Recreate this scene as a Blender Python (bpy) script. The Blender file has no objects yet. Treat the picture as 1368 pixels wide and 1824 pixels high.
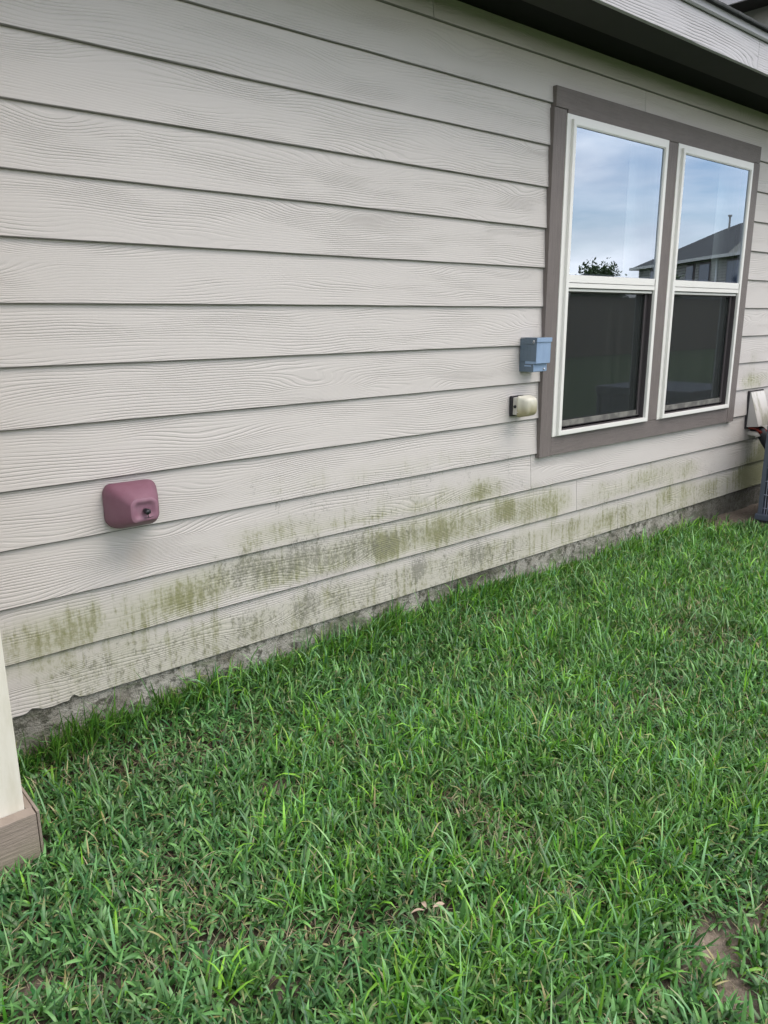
import bpy, bmesh, math, random
import numpy as np
from mathutils import Vector, Matrix
R = math.radians
random.seed(7)
S = bpy.context.scene
C = S.collection

# ------------------------------------------------------------ camera
cam_d = bpy.data.cameras.new('camera'); cam = bpy.data.objects.new('camera', cam_d); C.objects.link(cam)
cam_d.sensor_fit = 'VERTICAL'; cam_d.sensor_height = 36.0; cam_d.sensor_width = 27.0
cam_d.lens = 36.0 * 1375.05 / 1824.0
cam_d.clip_start = 0.02; cam_d.clip_end = 2000
fw = Vector((0.63403275, 0.73351828, -0.24485384)); rt = Vector((0.75568566, -0.6549142, -0.00515441)); up = Vector((0.16413911, 0.18176447, 0.9695463))
cam.matrix_world = Matrix(((rt.x, up.x, -fw.x, 0), (rt.y, up.y, -fw.y, -2.390), (rt.z, up.z, -fw.z, 1.204), (0, 0, 0, 1)))
S.camera = cam

# ------------------------------------------------------------ world, sun, exposure
W = bpy.data.worlds.new('World'); S.world = W; W.use_nodes = True
nt = W.node_tree; nt.nodes.clear()
def wn(t, **k):
    n = nt.nodes.new(t)
    for a, b in k.items(): setattr(n, a, b)
    return n
SUN_EL, SUN_ROT = R(58), R(150)
out = wn('ShaderNodeOutputWorld'); bg = wn('ShaderNodeBackground'); bg.inputs[1].default_value = 0.1
sky = wn('ShaderNodeTexSky', sky_type='NISHITA', sun_disc=False, sun_elevation=SUN_EL, sun_rotation=SUN_ROT, air_density=1.0, dust_density=0.6)
tc = wn('ShaderNodeTexCoord'); mp = wn('ShaderNodeMapping'); mp.inputs['Scale'].default_value = (1.0, 1.0, 3.4); mp.inputs['Location'].default_value = (0.35, 0.2, 0.1)
n1 = wn('ShaderNodeTexNoise'); n1.inputs['Scale'].default_value = 2.6; n1.inputs['Detail'].default_value = 8; n1.inputs['Roughness'].default_value = 0.55; n1.inputs['Distortion'].default_value = 0.35
r1 = wn('ShaderNodeValToRGB'); r1.color_ramp.elements[0].position = 0.34; r1.color_ramp.elements[1].position = 0.60
n2 = wn('ShaderNodeTexNoise'); n2.inputs['Scale'].default_value = 4.2; n2.inputs['Detail'].default_value = 6
r2 = wn('ShaderNodeValToRGB'); r2.color_ramp.elements[0].position = 0.34; r2.color_ramp.elements[0].color = (8.2, 8.3, 8.9, 1); r2.color_ramp.elements[1].position = 0.66; r2.color_ramp.elements[1].color = (14.8, 14.3, 13.9, 1)
mx = wn('ShaderNodeMix', data_type='RGBA')
L = nt.links.new
L(tc.outputs['Generated'], mp.inputs[0]); L(mp.outputs[0], n1.inputs['Vector']); L(mp.outputs[0], n2.inputs['Vector'])
L(n1.outputs['Fac'], r1.inputs[0]); L(n2.outputs['Fac'], r2.inputs[0])
L(r1.outputs[0], mx.inputs[0]); L(sky.outputs[0], mx.inputs[6]); L(r2.outputs[0], mx.inputs[7])
L(mx.outputs[2], bg.inputs[0]); L(bg.outputs[0], out.inputs[0])
sl = bpy.data.lights.new('sun', 'SUN'); sl.energy = 1.0; sl.angle = R(42); sl.color = (1.0, 0.91, 0.82)
so = bpy.data.objects.new('sun', sl); C.objects.link(so)
sd = Vector((math.sin(SUN_ROT) * math.cos(SUN_EL), math.cos(SUN_ROT) * math.cos(SUN_EL), math.sin(SUN_EL)))
so.rotation_euler = (-sd).to_track_quat('-Z', 'Y').to_euler(); so.location = (0, -5, 8)
S.view_settings.view_transform = 'Standard'; S.view_settings.look = 'None'; S.view_settings.gamma = 1; S.view_settings.use_curve_mapping = False
S.view_settings.exposure = 1.06
S.render.engine = 'CYCLES'
S.cycles.max_bounces = 8; S.cycles.transparent_max_bounces = 12

# ------------------------------------------------------------ material helper
class M:
    def __init__(s, name, rough=0.6, col=(0.5, 0.5, 0.5), spec=0.5, metal=0.0):
        s.m = bpy.data.materials.new(name); s.m.use_nodes = True; s.t = s.m.node_tree
        s.b = s.t.nodes['Principled BSDF']; s.out = s.t.nodes['Material Output']
        s.b.inputs['Roughness'].default_value = rough; s.b.inputs['Base Color'].default_value = (*col, 1)
        s.b.inputs['Specular IOR Level'].default_value = spec; s.b.inputs['Metallic'].default_value = metal
    def n(s, typ, **k):
        nd = s.t.nodes.new(typ)
        for a, b in k.items(): setattr(nd, a, b)
        return nd
    def l(s, a, b): s.t.links.new(a, b)
    def put(s, sock, v):
        if isinstance(v, (int, float)): sock.default_value = v
        elif isinstance(v, tuple): sock.default_value = v if len(v) == 4 or sock.type == 'VECTOR' else (*v, 1)
        else: s.l(v, sock)
    def math(s, op, a, b=0.0, c=0.0, clamp=False):
        nd = s.n('ShaderNodeMath', operation=op, use_clamp=clamp)
        s.put(nd.inputs[0], a); s.put(nd.inputs[1], b); s.put(nd.inputs[2], c)
        return nd.outputs[0]
    def mix(s, f, a, b, blend='MIX'):
        nd = s.n('ShaderNodeMix', data_type='RGBA', blend_type=blend)
        s.put(nd.inputs[0], f); s.put(nd.inputs[6], a); s.put(nd.inputs[7], b); return nd.outputs[2]
    def comb(s, x, y, z):
        nd = s.n('ShaderNodeCombineXYZ'); s.put(nd.inputs[0], x); s.put(nd.inputs[1], y); s.put(nd.inputs[2], z); return nd.outputs[0]
    def obj(s):
        tc = s.n('ShaderNodeTexCoord'); sp = s.n('ShaderNodeSeparateXYZ'); s.l(tc.outputs['Object'], sp.inputs[0])
        return tc.outputs['Object'], sp.outputs[0], sp.outputs[1], sp.outputs[2]
    def noise(s, vec, scale, detail=3, rough=0.5, dist=0.0):
        nd = s.n('ShaderNodeTexNoise'); s.l(vec, nd.inputs['Vector']); nd.inputs['Scale'].default_value = scale
        nd.inputs['Detail'].default_value = detail; nd.inputs['Roughness'].default_value = rough; nd.inputs['Distortion'].default_value = dist
        return nd.outputs['Fac']
    def rng(s, v, a, b, c=0.0, d=1.0, smooth=True):
        nd = s.n('ShaderNodeMapRange'); nd.interpolation_type = 'SMOOTHSTEP' if smooth else 'LINEAR'
        s.put(nd.inputs[0], v)
        for i, q in enumerate((a, b, c, d)): nd.inputs[i + 1].default_value = q
        return nd.outputs[0]
    def scalev(s, vec, sc):
        nd = s.n('ShaderNodeMapping'); s.l(vec, nd.inputs[0]); nd.inputs['Scale'].default_value = sc; return nd.outputs[0]
    def bump(s, h, strength=0.5, dist=0.002, prev=None):
        nd = s.n('ShaderNodeBump'); nd.inputs['Strength'].default_value = strength; nd.inputs['Distance'].default_value = dist
        s.l(h, nd.inputs['Height'])
        if prev is not None: s.l(prev, nd.inputs['Normal'])
        return nd.outputs[0]
    def nrm(s, o): s.l(o, s.b.inputs['Normal'])
    def color(s, o): s.l(o, s.b.inputs['Base Color'])
    def attr(s, name):
        nd = s.n('ShaderNodeAttribute'); nd.attribute_name = name; return nd

def grain(m, x, z, bid, pitch, knots=True, fa=0.115):
    """embossed cedar grain: contour lines of a stretched field, opened up by knots"""
    off = m.math('MULTIPLY', bid, 3.17)
    xo = m.math('ADD', x, off)
    v1 = m.comb(m.math('MULTIPLY', xo, 1.0), off, m.math('MULTIPLY', z, 6.0))
    v2 = m.comb(m.math('MULTIPLY', xo, 6.0), off, m.math('MULTIPLY', z, 24))
    a = m.noise(v1, 1.0, 2, 0.5, 0.3); b = m.noise(v2, 1.0, 2, 0.6, 0.4)
    F = m.math('ADD', m.math('ADD', z, m.math('MULTIPLY', a, fa)), m.math('MULTIPLY', b, 0.006))
    if knots:
        vo = m.n('ShaderNodeTexVoronoi'); vo.feature = 'F1'
        m.l(m.comb(m.math('MULTIPLY', xo, 1.35), off, m.math('MULTIPLY', z, 5.4)), vo.inputs['Vector']); vo.inputs['Scale'].default_value = 1.0
        vo.inputs['Randomness'].default_value = 0.9
        d = m.math('POWER', m.math('MULTIPLY', vo.outputs['Distance'], 3.7), 2.0)
        k = m.math('POWER', 2.718, m.math('MULTIPLY', d, -1.0))
        F = m.math('ADD', F, m.math('MULTIPLY', k, 0.065))
    s_ = m.math('SINE', m.math('MULTIPLY', F, 2 * math.pi / pitch))
    g = m.math('POWER', m.rng(s_, -0.3, 1.0, 0, 1), 1.6)
    # strength of the embossing comes and goes
    vm = m.comb(m.math('MULTIPLY', xo, 2.2), off, m.math('MULTIPLY', z, 14))
    md = m.rng(m.noise(vm, 1.0, 2, 0.6), 0.38, 0.62, 0.16, 1.0)
    return m.math('MULTIPLY', g, md)

# ------------------------------------------------------------ materials
def siding_mat():
    m = M('painted_fibre_cement', 0.62, spec=0.35)
    o, x, y, z = m.obj()
    bid = m.attr('board').outputs['Fac']
    g = grain(m, x, z, bid, 0.0092)
    fine = m.noise(m.scalev(o, (30, 30, 260)), 1.0, 3, 0.7)
    base = m.mix(m.noise(m.scalev(o, (0.9, 1, 3)), 1.6, 4, 0.6), (0.520, 0.486, 0.460), (0.560, 0.526, 0.500))
    base = m.mix(m.math('MULTIPLY', g, 0.05), base, (0.33, 0.32, 0.31))
    # algae and grime: their extent is stored on the mesh, broken up by runs and specks
    al = m.attr('algae').outputs['Fac']; gr = m.attr('grime').outputs['Fac']
    run = m.noise(m.comb(m.math('MULTIPLY', x, 46), 0.0, m.math('MULTIPLY', z, 4.0)), 1.0, 4, 0.65)
    blot = m.noise(m.comb(m.math('MULTIPLY', x, 60), 5.0, m.math('MULTIPLY', z, 55)), 1.0, 4, 0.65)
    sp = m.noise(m.comb(m.math('MULTIPLY', x, 150), 9.0, m.math('MULTIPLY', z, 130)), 1.0, 2, 0.5)
    big = m.noise(m.comb(m.math('MULTIPLY', x, 9), 2.0, m.math('MULTIPLY', z, 5)), 1.0, 3, 0.6)
    tx = m.math('ADD', m.math('MULTIPLY', m.math('SUBTRACT', run, 0.5), 1.7), m.math('MULTIPLY', m.math('SUBTRACT', blot, 0.5), 1.35))
    tx = m.math('ADD', tx, m.math('MULTIPLY', m.math('SUBTRACT', big, 0.5), 1.2))
    ma = m.rng(m.math('ADD', al, tx), 0.30, 1.05, 0, 1)
    ma = m.math('MULTIPLY', ma, m.rng(al, 0.02, 0.25))
    dots = m.rng(sp, 0.60, 0.70, 1, 0.25)
    ma2 = m.math('MULTIPLY', ma, dots)
    wash = m.math('MULTIPLY', m.rng(m.math('ADD', al, m.math('MULTIPLY', m.math('SUBTRACT', big, 0.5), 0.5)), 0.02, 0.7), 0.62)
    base = m.mix(wash, base, (0.37, 0.37, 0.25))
    base = m.mix(m.math('MULTIPLY', ma2, 0.88), base, (0.190, 0.192, 0.078))
    run2 = m.noise(m.comb(m.math('MULTIPLY', x, 26), 3.0, m.math('MULTIPLY', z, 7)), 1.0, 5, 0.7)
    tg = m.math('ADD', m.math('MULTIPLY', m.math('SUBTRACT', run2, 0.5), 2.0), m.math('MULTIPLY', m.math('SUBTRACT', sp, 0.5), 1.6))
    mg = m.rng(m.math('ADD', gr, m.math('ADD', tg, m.math('MULTIPLY', m.math('SUBTRACT', blot, 0.5), 2.0))), 0.35, 1.05, 0, 1)
    mg = m.math('MULTIPLY', mg, m.rng(gr, 0.02, 0.25))
    base = m.mix(m.math('MULTIPLY', m.rng(gr, 0.0, 0.9), 0.22), base, (0.33, 0.33, 0.28))
    base = m.mix(m.math('MULTIPLY', mg, 0.62), base, (0.130, 0.128, 0.105))
    # rust run under the tap cover
    rust = m.attr('rust').outputs['Fac']
    base = m.mix(m.math('MULTIPLY', m.math('MULTIPLY', rust, run), 0.5, 0, True), base, (0.50, 0.33, 0.20))
    base = m.mix(m.math('MULTIPLY', m.attr('edge').outputs['Fac'], 0.8), base, (0.10, 0.095, 0.09))  # seam shadow under each lap, painted dark along the board bottoms
    m.color(base)
    b1 = m.bump(m.math('SUBTRACT', 1.0, g), 1.0, 0.00110)
    b2 = m.bump(fine, 0.16, 0.0008, b1)
    m.nrm(b2)
    return m.m

def trim_mat(name, c1, c2, along='x', stain=0.0):
    m = M(name, 0.6, spec=0.35)
    o, x, y, z = m.obj()
    sc = (8, 8, 160) if along == 'x' else (160, 160, 8)
    f = m.noise(m.scalev(o, sc), 1.0, 4, 0.7, 0.6)
    g = m.rng(f, 0.4, 0.62)
    mott = m.noise(o, 9.0, 4, 0.6)
    base = m.mix(mott, c1, c2)
    base = m.mix(m.math('MULTIPLY', g, 0.25), base, tuple(v * 0.62 for v in c1))
    if stain:
        s2 = m.rng(m.math('ADD', z, m.math('MULTIPLY', m.noise(o, 14, 4, 0.6), 0.08)), -0.20, -0.02, stain, 0.0)
        base = m.mix(s2, base, (0.22, 0.22, 0.12))
    m.color(base)
    m.nrm(m.bump(g, 0.6, 0.0012))
    return m.m

def fascia_mat():
    m = M('painted_fascia', 0.5, spec=0.45)
    o, x, y, z = m.obj()
    g = grain(m, x, z, m.attr('board').outputs['Fac'], 0.0115, True, 0.05)
    base = m.mix(m.noise(o, 3.0, 3), (0.40, 0.385, 0.40), (0.45, 0.435, 0.45))
    m.color(m.mix(m.math('MULTIPLY', g, 0.3), base, (0.25, 0.24, 0.25)))
    m.nrm(m.bump(m.math('SUBTRACT', 1.0, g), 1.0, 0.0022))
    return m.m

def plain(name, col, rough=0.5, spec=0.4, var=0.12, scale=12.0, metal=0.0, bump=0.1):
    m = M(name, rough, col, spec, metal)
    o, x, y, z = m.obj()
    f = m.noise(o, scale, 5, 0.6)
    m.color(m.mix(f, tuple(v * (1 - var) for v in col), tuple(min(1, v * (1 + var)) for v in col)))
    if bump: m.nrm(m.bump(m.noise(o, scale * 12, 3), bump, 0.001))
    return m.m

def dirty(name, col, dirt, scale, lo, hi, rough=0.5, streak=True):
    m = M(name, rough, col, 0.4)
    o, x, y, z = m.obj()
    v = m.scalev(o, (scale * 3, scale * 3, scale * 0.6)) if streak else m.scalev(o, (scale, scale, scale))
    f = m.rng(m.noise(v, 1.0, 5, 0.65), lo, hi)
    m.color(m.mix(f, col, dirt)); m.nrm(m.bump(m.noise(o, 120, 3), 0.15, 0.001))
    return m.m

def concrete_mat():
    m = M('stained_concrete', 0.9, spec=0.2)
    o, x, y, z = m.obj()
    a = m.noise(o, 5.0, 6, 0.65); b = m.noise(o, 26.0, 5, 0.7); c = m.noise(m.scalev(o, (3, 3, 9)), 1.0, 5, 0.7)
    base = m.mix(m.rng(a, .3, .7), (0.20, 0.185, 0.15), (0.54, 0.52, 0.47))
    base = m.mix(m.rng(b, 0.48, 0.62, 0, 0.85), base, (0.085, 0.085, 0.065))
    base = m.mix(m.rng(c, 0.52, 0.62, 0, 0.6), base, (0.13, 0.16, 0.09))
    w = m.attr('flake').outputs['Fac']
    base = m.mix(m.rng(m.math('ADD', w, m.math('MULTIPLY', m.math('SUBTRACT', b, 0.5), 1.6)), 0.40, 0.55, 0, 0.85), base, (0.66, 0.66, 0.63))
    dk = m.attr('damp').outputs['Fac']
    base = m.mix(m.math('MULTIPLY', m.rng(m.math('ADD', dk, m.math('MULTIPLY', m.math('SUBTRACT', a, 0.5), 1.0)), 0.2, 0.9), 0.75), base, (0.075, 0.072, 0.055))
    m.color(base)
    m.nrm(m.bump(m.math('ADD', b, m.noise(o, 90, 4, 0.7)), 1.0, 0.012))
    return m.m

def soil_mat():
    m = M('soil', 0.95, spec=0.15)
    o, x, y, z = m.obj()
    a = m.noise(o, 7.0, 6, 0.7); b = m.noise(o, 60.0, 5, 0.7)
    near = m.mix(m.rng(a, 0.3, 0.7), (0.030, 0.024, 0.017), (0.09, 0.072, 0.052))
    near = m.mix(m.rng(b, 0.5, 0.7, 0, 0.6), near, (0.26, 0.21, 0.155))
    bare = m.attr('bare').outputs['Fac']
    near = m.mix(m.math('MULTIPLY', bare, m.rng(b, 0.3, 0.6, 0.5, 1.0)), near, (0.33, 0.27, 0.22))
    far = m.mix(m.noise(o, 2.0, 6, 0.7), (0.030, 0.065, 0.018), (0.070, 0.125, 0.035))
    vl = m.n('ShaderNodeVectorMath', operation='LENGTH')
    m.l(m.comb(m.math('SUBTRACT', x, 2.5), m.math('ADD', y, 2.0), 0.0), vl.inputs[0])
    m.color(m.mix(m.rng(vl.outputs['Value'], 4.5, 6.5), near, far))
    m.nrm(m.bump(m.math('ADD', b, m.math('MULTIPLY', a, 2.0)), 0.9, 0.012))
    return m.m

def grass_mat():
    m = M('grass_blade', 0.33, spec=0.42)
    at = m.attr('tint'); col = at.outputs['Color']
    m.color(col)
    tr = m.n('ShaderNodeBsdfTranslucent'); m.l(m.mix(1.0, col, (1.25, 1.35, 0.6), 'MULTIPLY'), tr.inputs[0])
    mxs = m.n('ShaderNodeMixShader'); mxs.inputs[0].default_value = 0.18
    m.l(m.b.outputs[0], mxs.inputs[1]); m.l(tr.outputs[0], mxs.inputs[2]); m.l(mxs.outputs[0], m.out.inputs[0])
    return m.m

def glass_mat(name, fac, tint=(0.76, 0.86, 1.0)):
    m = M(name, 0.05)
    gl = m.n('ShaderNodeBsdfGlossy'); gl.inputs['Roughness'].default_value = 0.0; gl.inputs[0].default_value = (*tint, 1)
    tr = m.n('ShaderNodeBsdfTransparent'); tr.inputs[0].default_value = (0.78, 0.84, 0.84, 1)
    fr = m.n('ShaderNodeFresnel'); fr.inputs[0].default_value = 1.5
    f = m.math('ADD', m.math('MULTIPLY', fr.outputs[0], 1.4), fac, clamp=True)
    o, x, y, z = m.obj()
    nb = m.bump(m.noise(m.scalev(o, (1.6, 1, 1.2)), 1.0, 0, 0.3), 0.12, 0.004)
    m.l(nb, gl.inputs['Normal'])
    ms = m.n('ShaderNodeMixShader'); m.l(f, ms.inputs[0]); m.l(tr.outputs[0], ms.inputs[1]); m.l(gl.outputs[0], ms.inputs[2])
    m.l(ms.outputs[0], m.out.inputs[0])
    return m.m

def screen_mat():
    m = M('insect_mesh', 0.6, (0.030, 0.034, 0.033), 0.3)
    o, x, y, z = m.obj()
    st = m.noise(m.scalev(o, (60, 1, 1.5)), 1.0, 3, 0.6)
    m.color(m.mix(m.rng(st, 0.4, 0.75), (0.024, 0.029, 0.028), (0.050, 0.055, 0.052)))
    tr = m.n('ShaderNodeBsdfTransparent'); ms = m.n('ShaderNodeMixShader'); ms.inputs[0].default_value = 0.50
    m.l(tr.outputs[0], ms.inputs[1]); m.l(m.b.outputs[0], ms.inputs[2]); m.l(ms.outputs[0], m.out.inputs[0])
    return m.m

def cover_mat():
    m = M('yellowed_polycarbonate', 0.28, (0.62, 0.58, 0.45), 0.5)
    o, x, y, z = m.obj()
    f = m.noise(m.scalev(o, (22, 22, 9)), 1.0, 4, 0.6)
    dz = m.rng(m.math('ADD', z, m.math('MULTIPLY', f, 0.05)), 0.77, 0.86)
    m.color(m.mix(dz, (0.34, 0.30, 0.16), (0.74, 0.72, 0.62)))
    tr = m.n('ShaderNodeBsdfTransparent'); tr.inputs[0].default_value = (0.8, 0.78, 0.66, 1)
    ms = m.n('ShaderNodeMixShader'); ms.inputs[0].default_value = 0.74
    m.l(tr.outputs[0], ms.inputs[1]); m.l(m.b.outputs[0], ms.inputs[2]); m.l(ms.outputs[0], m.out.inputs[0])
    return m.m

def shingle_mat():
    m = M('asphalt_shingle', 0.95, spec=0.2)
    o, x, y, z = m.obj()
    br = m.n('ShaderNodeTexBrick'); m.l(m.scalev(o, (1, 1, 1)), br.inputs[0]); br.inputs['Scale'].default_value = 3.3
    br.inputs['Color1'].default_value = (0.05, 0.05, 0.052, 1); br.inputs['Color2'].default_value = (0.085, 0.085, 0.088, 1); br.inputs['Mortar'].default_value = (0.02, 0.02, 0.02, 1)
    br.inputs['Mortar Size'].default_value = 0.008
    m.color(m.mix(m.noise(o, 60, 3), br.outputs[0], (0.04, 0.045, 0.045)))
    m.nrm(m.bump(m.noise(o, 300, 3), 0.6, 0.003))
    return m.m

def leaf_mat():
    m = M('tree_foliage', 0.6, spec=0.3)
    oi = m.noise(m.obj()[0], 1.4, 4, 0.6)
    m.color(m.mix(oi, (0.05, 0.085, 0.035), (0.12, 0.17, 0.07)))
    return m.m

MAT = dict(
    siding=siding_mat(), fascia=fascia_mat(),
    casing_h=trim_mat('brown_casing_horizontal', (0.150, 0.128, 0.120), (0.200, 0.172, 0.162), 'x'),
    casing_v=trim_mat('brown_casing_vertical', (0.150, 0.128, 0.120), (0.200, 0.172, 0.162), 'z'),
    base_trim=trim_mat('weathered_base_trim', (0.235, 0.190, 0.155), (0.34, 0.285, 0.240), 'x', 0.75),
    concrete=concrete_mat(), soil=soil_mat(), grass=grass_mat(),
    vinyl=dirty('white_vinyl', (0.76, 0.745, 0.71), (0.68, 0.67, 0.63), 2, 0.5, 0.8, 0.35, False),
    glass_up=glass_mat('reflective_glass', 0.27), glass_low=glass_mat('lower_glass', 0.17),
    screen=screen_mat(),
    screen_frame=plain('bronze_screen_frame', (0.060, 0.052, 0.055), 0.45, 0.4, 0.2, 30),
    screen_bar=dirty('dusty_bottom_bar', (0.10, 0.098, 0.09), (0.19, 0.185, 0.165), 14, 0.4, 0.62, 0.8, False),
    spacer=plain('lilac_spacer', (0.30, 0.28, 0.36), 0.4, 0.4, 0.05),
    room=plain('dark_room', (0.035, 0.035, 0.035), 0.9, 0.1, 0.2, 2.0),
    pale_strip=plain('pale_strip_matte', (0.60, 0.60, 0.60), 0.9, 0.1, 0.05, 8.0),
    soffit_dark=plain('soffit_vent_shaded', (0.014, 0.014, 0.014), 0.9, 0.1),  # vent strip; the dimmer light by the wall is darkened into its colour
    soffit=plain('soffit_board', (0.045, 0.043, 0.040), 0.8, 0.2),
    drip=plain('drip_edge_metal', (0.30, 0.295, 0.305), 0.45, 0.5, 0.06),
    shingle=shingle_mat(),
    post=dirty('cream_render', (0.66, 0.63, 0.55), (0.55, 0.52, 0.42), 5, 0.45, 0.75, 0.8),
    box_side=dirty('shaded_blue_enamel', (0.105, 0.145, 0.190), (0.085, 0.12, 0.155), 12, 0.4, 0.8, 0.42),  # box sides: their shade is put into a darker enamel colour
    box_front=dirty('lit_blue_enamel', (0.245, 0.340, 0.490), (0.21, 0.30, 0.44), 18, 0.35, 0.8, 0.42),  # same enamel, lightened for the lit front
    steel=plain('galvanised_steel', (0.55, 0.56, 0.58), 0.35, 0.5, 0.1, 30, 0.8),
    black=plain('black_plastic', (0.012, 0.013, 0.016), 0.35, 0.5, 0.2),
    gasket=plain('dark_gasket', (0.035, 0.033, 0.036), 0.8, 0.2, 0.3, 40),
    offwhite=dirty('off_white_plastic', (0.58, 0.57, 0.54), (0.42, 0.40, 0.34), 20, 0.4, 0.7, 0.45),
    cover=cover_mat(),
    mauve=dirty('mauve_foam', (0.170, 0.068, 0.100), (0.205, 0.100, 0.138), 6, 0.35, 0.7, 0.55, False),
    mauve_front=dirty('pale_mauve_foam', (0.245, 0.120, 0.165), (0.30, 0.175, 0.22), 9, 0.35, 0.7, 0.55, False),  # front rim in a paler mauve than the shell
    hood=dirty('mildewed_white_hood', (0.62, 0.60, 0.57), (0.34, 0.33, 0.25), 6, 0.42, 0.66, 0.55),
    hood_side=plain('hood_side_paint', (0.46, 0.44, 0.43), 0.55, 0.4, 0.05),
    red=plain('red_wire', (0.28, 0.035, 0.02), 0.45, 0.5, 0.3, 40),
    pvc=plain('white_pvc', (0.62, 0.60, 0.57), 0.4, 0.5, 0.1),
    foam_black=plain('black_foam_sleeve', (0.020, 0.022, 0.030), 0.6, 0.4, 0.4, 60, 0.0, 0.6),
    ac=plain('slate_blue_steel', (0.070, 0.085, 0.115), 0.45, 0.5, 0.15),
    ac_fin=plain('condenser_fins', (0.035, 0.037, 0.05), 0.6, 0.5, 0.2, 50),
    ac_wire=plain('coated_wire', (0.26, 0.28, 0.36), 0.4, 0.5, 0.1),
    pad=plain('dusty_concrete_pad', (0.135, 0.115, 0.095), 0.95, 0.1, 0.35, 9, 0.0, 0.8),
    bark=plain('bark', (0.09, 0.07, 0.05), 0.9, 0.1, 0.3, 6), leaf=leaf_mat(),
    nb_wall=plain('neighbour_wall', (0.42, 0.40, 0.36), 0.8, 0.2, 0.06, 1.0),
    nb_glass=plain('neighbour_glass', (0.05, 0.07, 0.11), 0.1, 0.6, 0.1),
    white=plain('white_paint', (0.75, 0.75, 0.74), 0.5, 0.4, 0.04),
    fence=dirty('cedar_fence', (0.17, 0.11, 0.075), (0.10, 0.08, 0.065), 3, 0.4, 0.7, 0.9),
    dead=plain('dead_leaf', (0.42, 0.32, 0.25), 0.8, 0.2, 0.2, 60),
)

# ------------------------------------------------------------ object helpers
def link(name, bm, mat, parent=None, smooth=False):
    me = bpy.data.meshes.new(name); bm.normal_update(); bm.to_mesh(me); bm.free()
    me.materials.append(MAT[mat] if isinstance(mat, str) else mat)
    o = bpy.data.objects.new(name, me); C.objects.link(o)
    if parent is not None: o.parent = parent
    if smooth:
        for p in me.polygons: p.use_smooth = True
    return o
def tag(o, label=None, cat=None, group=None, kind=None):
    for k, v in (('label', label), ('category', cat), ('group', group), ('kind', kind)):
        if v: o[k] = v
    return o
def empty(name, label, cat, group=None):
    o = bpy.data.objects.new(name, None); C.objects.link(o); return tag(o, label, cat, group)
def box(bm, x0, x1, y0, y1, z0, z1, bev=0.0, seg=2):
    b = bmesh.new(); bmesh.ops.create_cube(b, size=1.0)
    for v in b.verts: v.co = Vector(((x0 + x1) / 2 + v.co.x * (x1 - x0), (y0 + y1) / 2 + v.co.y * (y1 - y0), (z0 + z1) / 2 + v.co.z * (z1 - z0)))
    if bev: bmesh.ops.bevel(b, geom=list(b.edges), offset=bev, segments=seg, profile=0.6, affect='EDGES')
    me = bpy.data.meshes.new('t'); b.to_mesh(me); b.free(); bm.from_mesh(me); bpy.data.meshes.remove(me)
def B(*a, **k):
    bm = bmesh.new(); box(bm, *a, **k); return bm
def tube(bm, pts, r, seg=10, cap=True):
    pts = [Vector(p) for p in pts]; rings = []
    for i, p in enumerate(pts):
        t = (pts[min(i + 1, len(pts) - 1)] - pts[max(i - 1, 0)]).normalized()
        a = t.orthogonal().normalized() if i == 0 else (rings_a - t * rings_a.dot(t)).normalized()
        rings_a = a; b = t.cross(a); rr = r[i] if isinstance(r, (list, tuple)) else r
        rings.append([bm.verts.new(p + (a * math.cos(2 * math.pi * k / seg) + b * math.sin(2 * math.pi * k / seg)) * rr) for k in range(seg)])
    for i in range(len(rings) - 1):
        for k in range(seg): bm.faces.new((rings[i][k], rings[i][(k + 1) % seg], rings[i + 1][(k + 1) % seg], rings[i + 1][k]))
    if cap: bm.faces.new(rings[0][::-1]); bm.faces.new(rings[-1])
def loft(bm, rings, cap0=True, cap1=True):
    vr = [[bm.verts.new(p) for p in r] for r in rings]; n = len(vr[0])
    for i in range(len(vr) - 1):
        for k in range(n): bm.faces.new((vr[i][k], vr[i][(k + 1) % n], vr[i + 1][(k + 1) % n], vr[i + 1][k]))
    if cap0: bm.faces.new(vr[0][::-1])
    if cap1: bm.faces.new(vr[-1])
def rrect(x0, x1, z0, z1, r, y, n=5):
    r = min(r, (x1 - x0) / 2 - 1e-4, (z1 - z0) / 2 - 1e-4); pts = []
    for cx, cz, a0 in ((x1 - r, z1 - r, 0), (x0 + r, z1 - r, 90), (x0 + r, z0 + r, 180), (x1 - r, z0 + r, 270)):
        for i in range(n + 1):
            a = R(a0 + 90 * i / n); pts.append(Vector((cx + r * math.cos(a), y, cz + r * math.sin(a))))
    return pts
def quad(bm, *p): return bm.faces.new([bm.verts.new(q) for q in p])

# ------------------------------------------------------------ ground
GZ = -0.168
BARE = [(1.09, -0.61, .070, .042), (0.70, -1.235, .035, .022), (1.50, -1.79, .12, .055), (1.42, -1.88, .08, .05), (1.33, -1.775, .05, .035), (0.44, -0.995, .025, .010),
        (0.94, -1.225, .03, .018), (0.30, -0.895, .03, .012), (0.62, -1.045, .030, .012)]
rs = np.random.RandomState(3)
_gr = rs.rand(64, 64)
def vnoise(x, y, s, o=0.0):
    x = np.asarray(x, float) * s + 11.3 + o; y = np.asarray(y, float) * s + 7.7 + o * 1.7
    xi = np.floor(x).astype(int); yi = np.floor(y).astype(int); fx = x - xi; fy = y - yi
    fx = fx * fx * (3 - 2 * fx); fy = fy * fy * (3 - 2 * fy)
    g = lambda a, b: _gr[a % 64, b % 64]
    return (g(xi, yi) * (1 - fx) + g(xi + 1, yi) * fx) * (1 - fy) + (g(xi, yi + 1) * (1 - fx) + g(xi + 1, yi + 1) * fx) * fy
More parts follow.
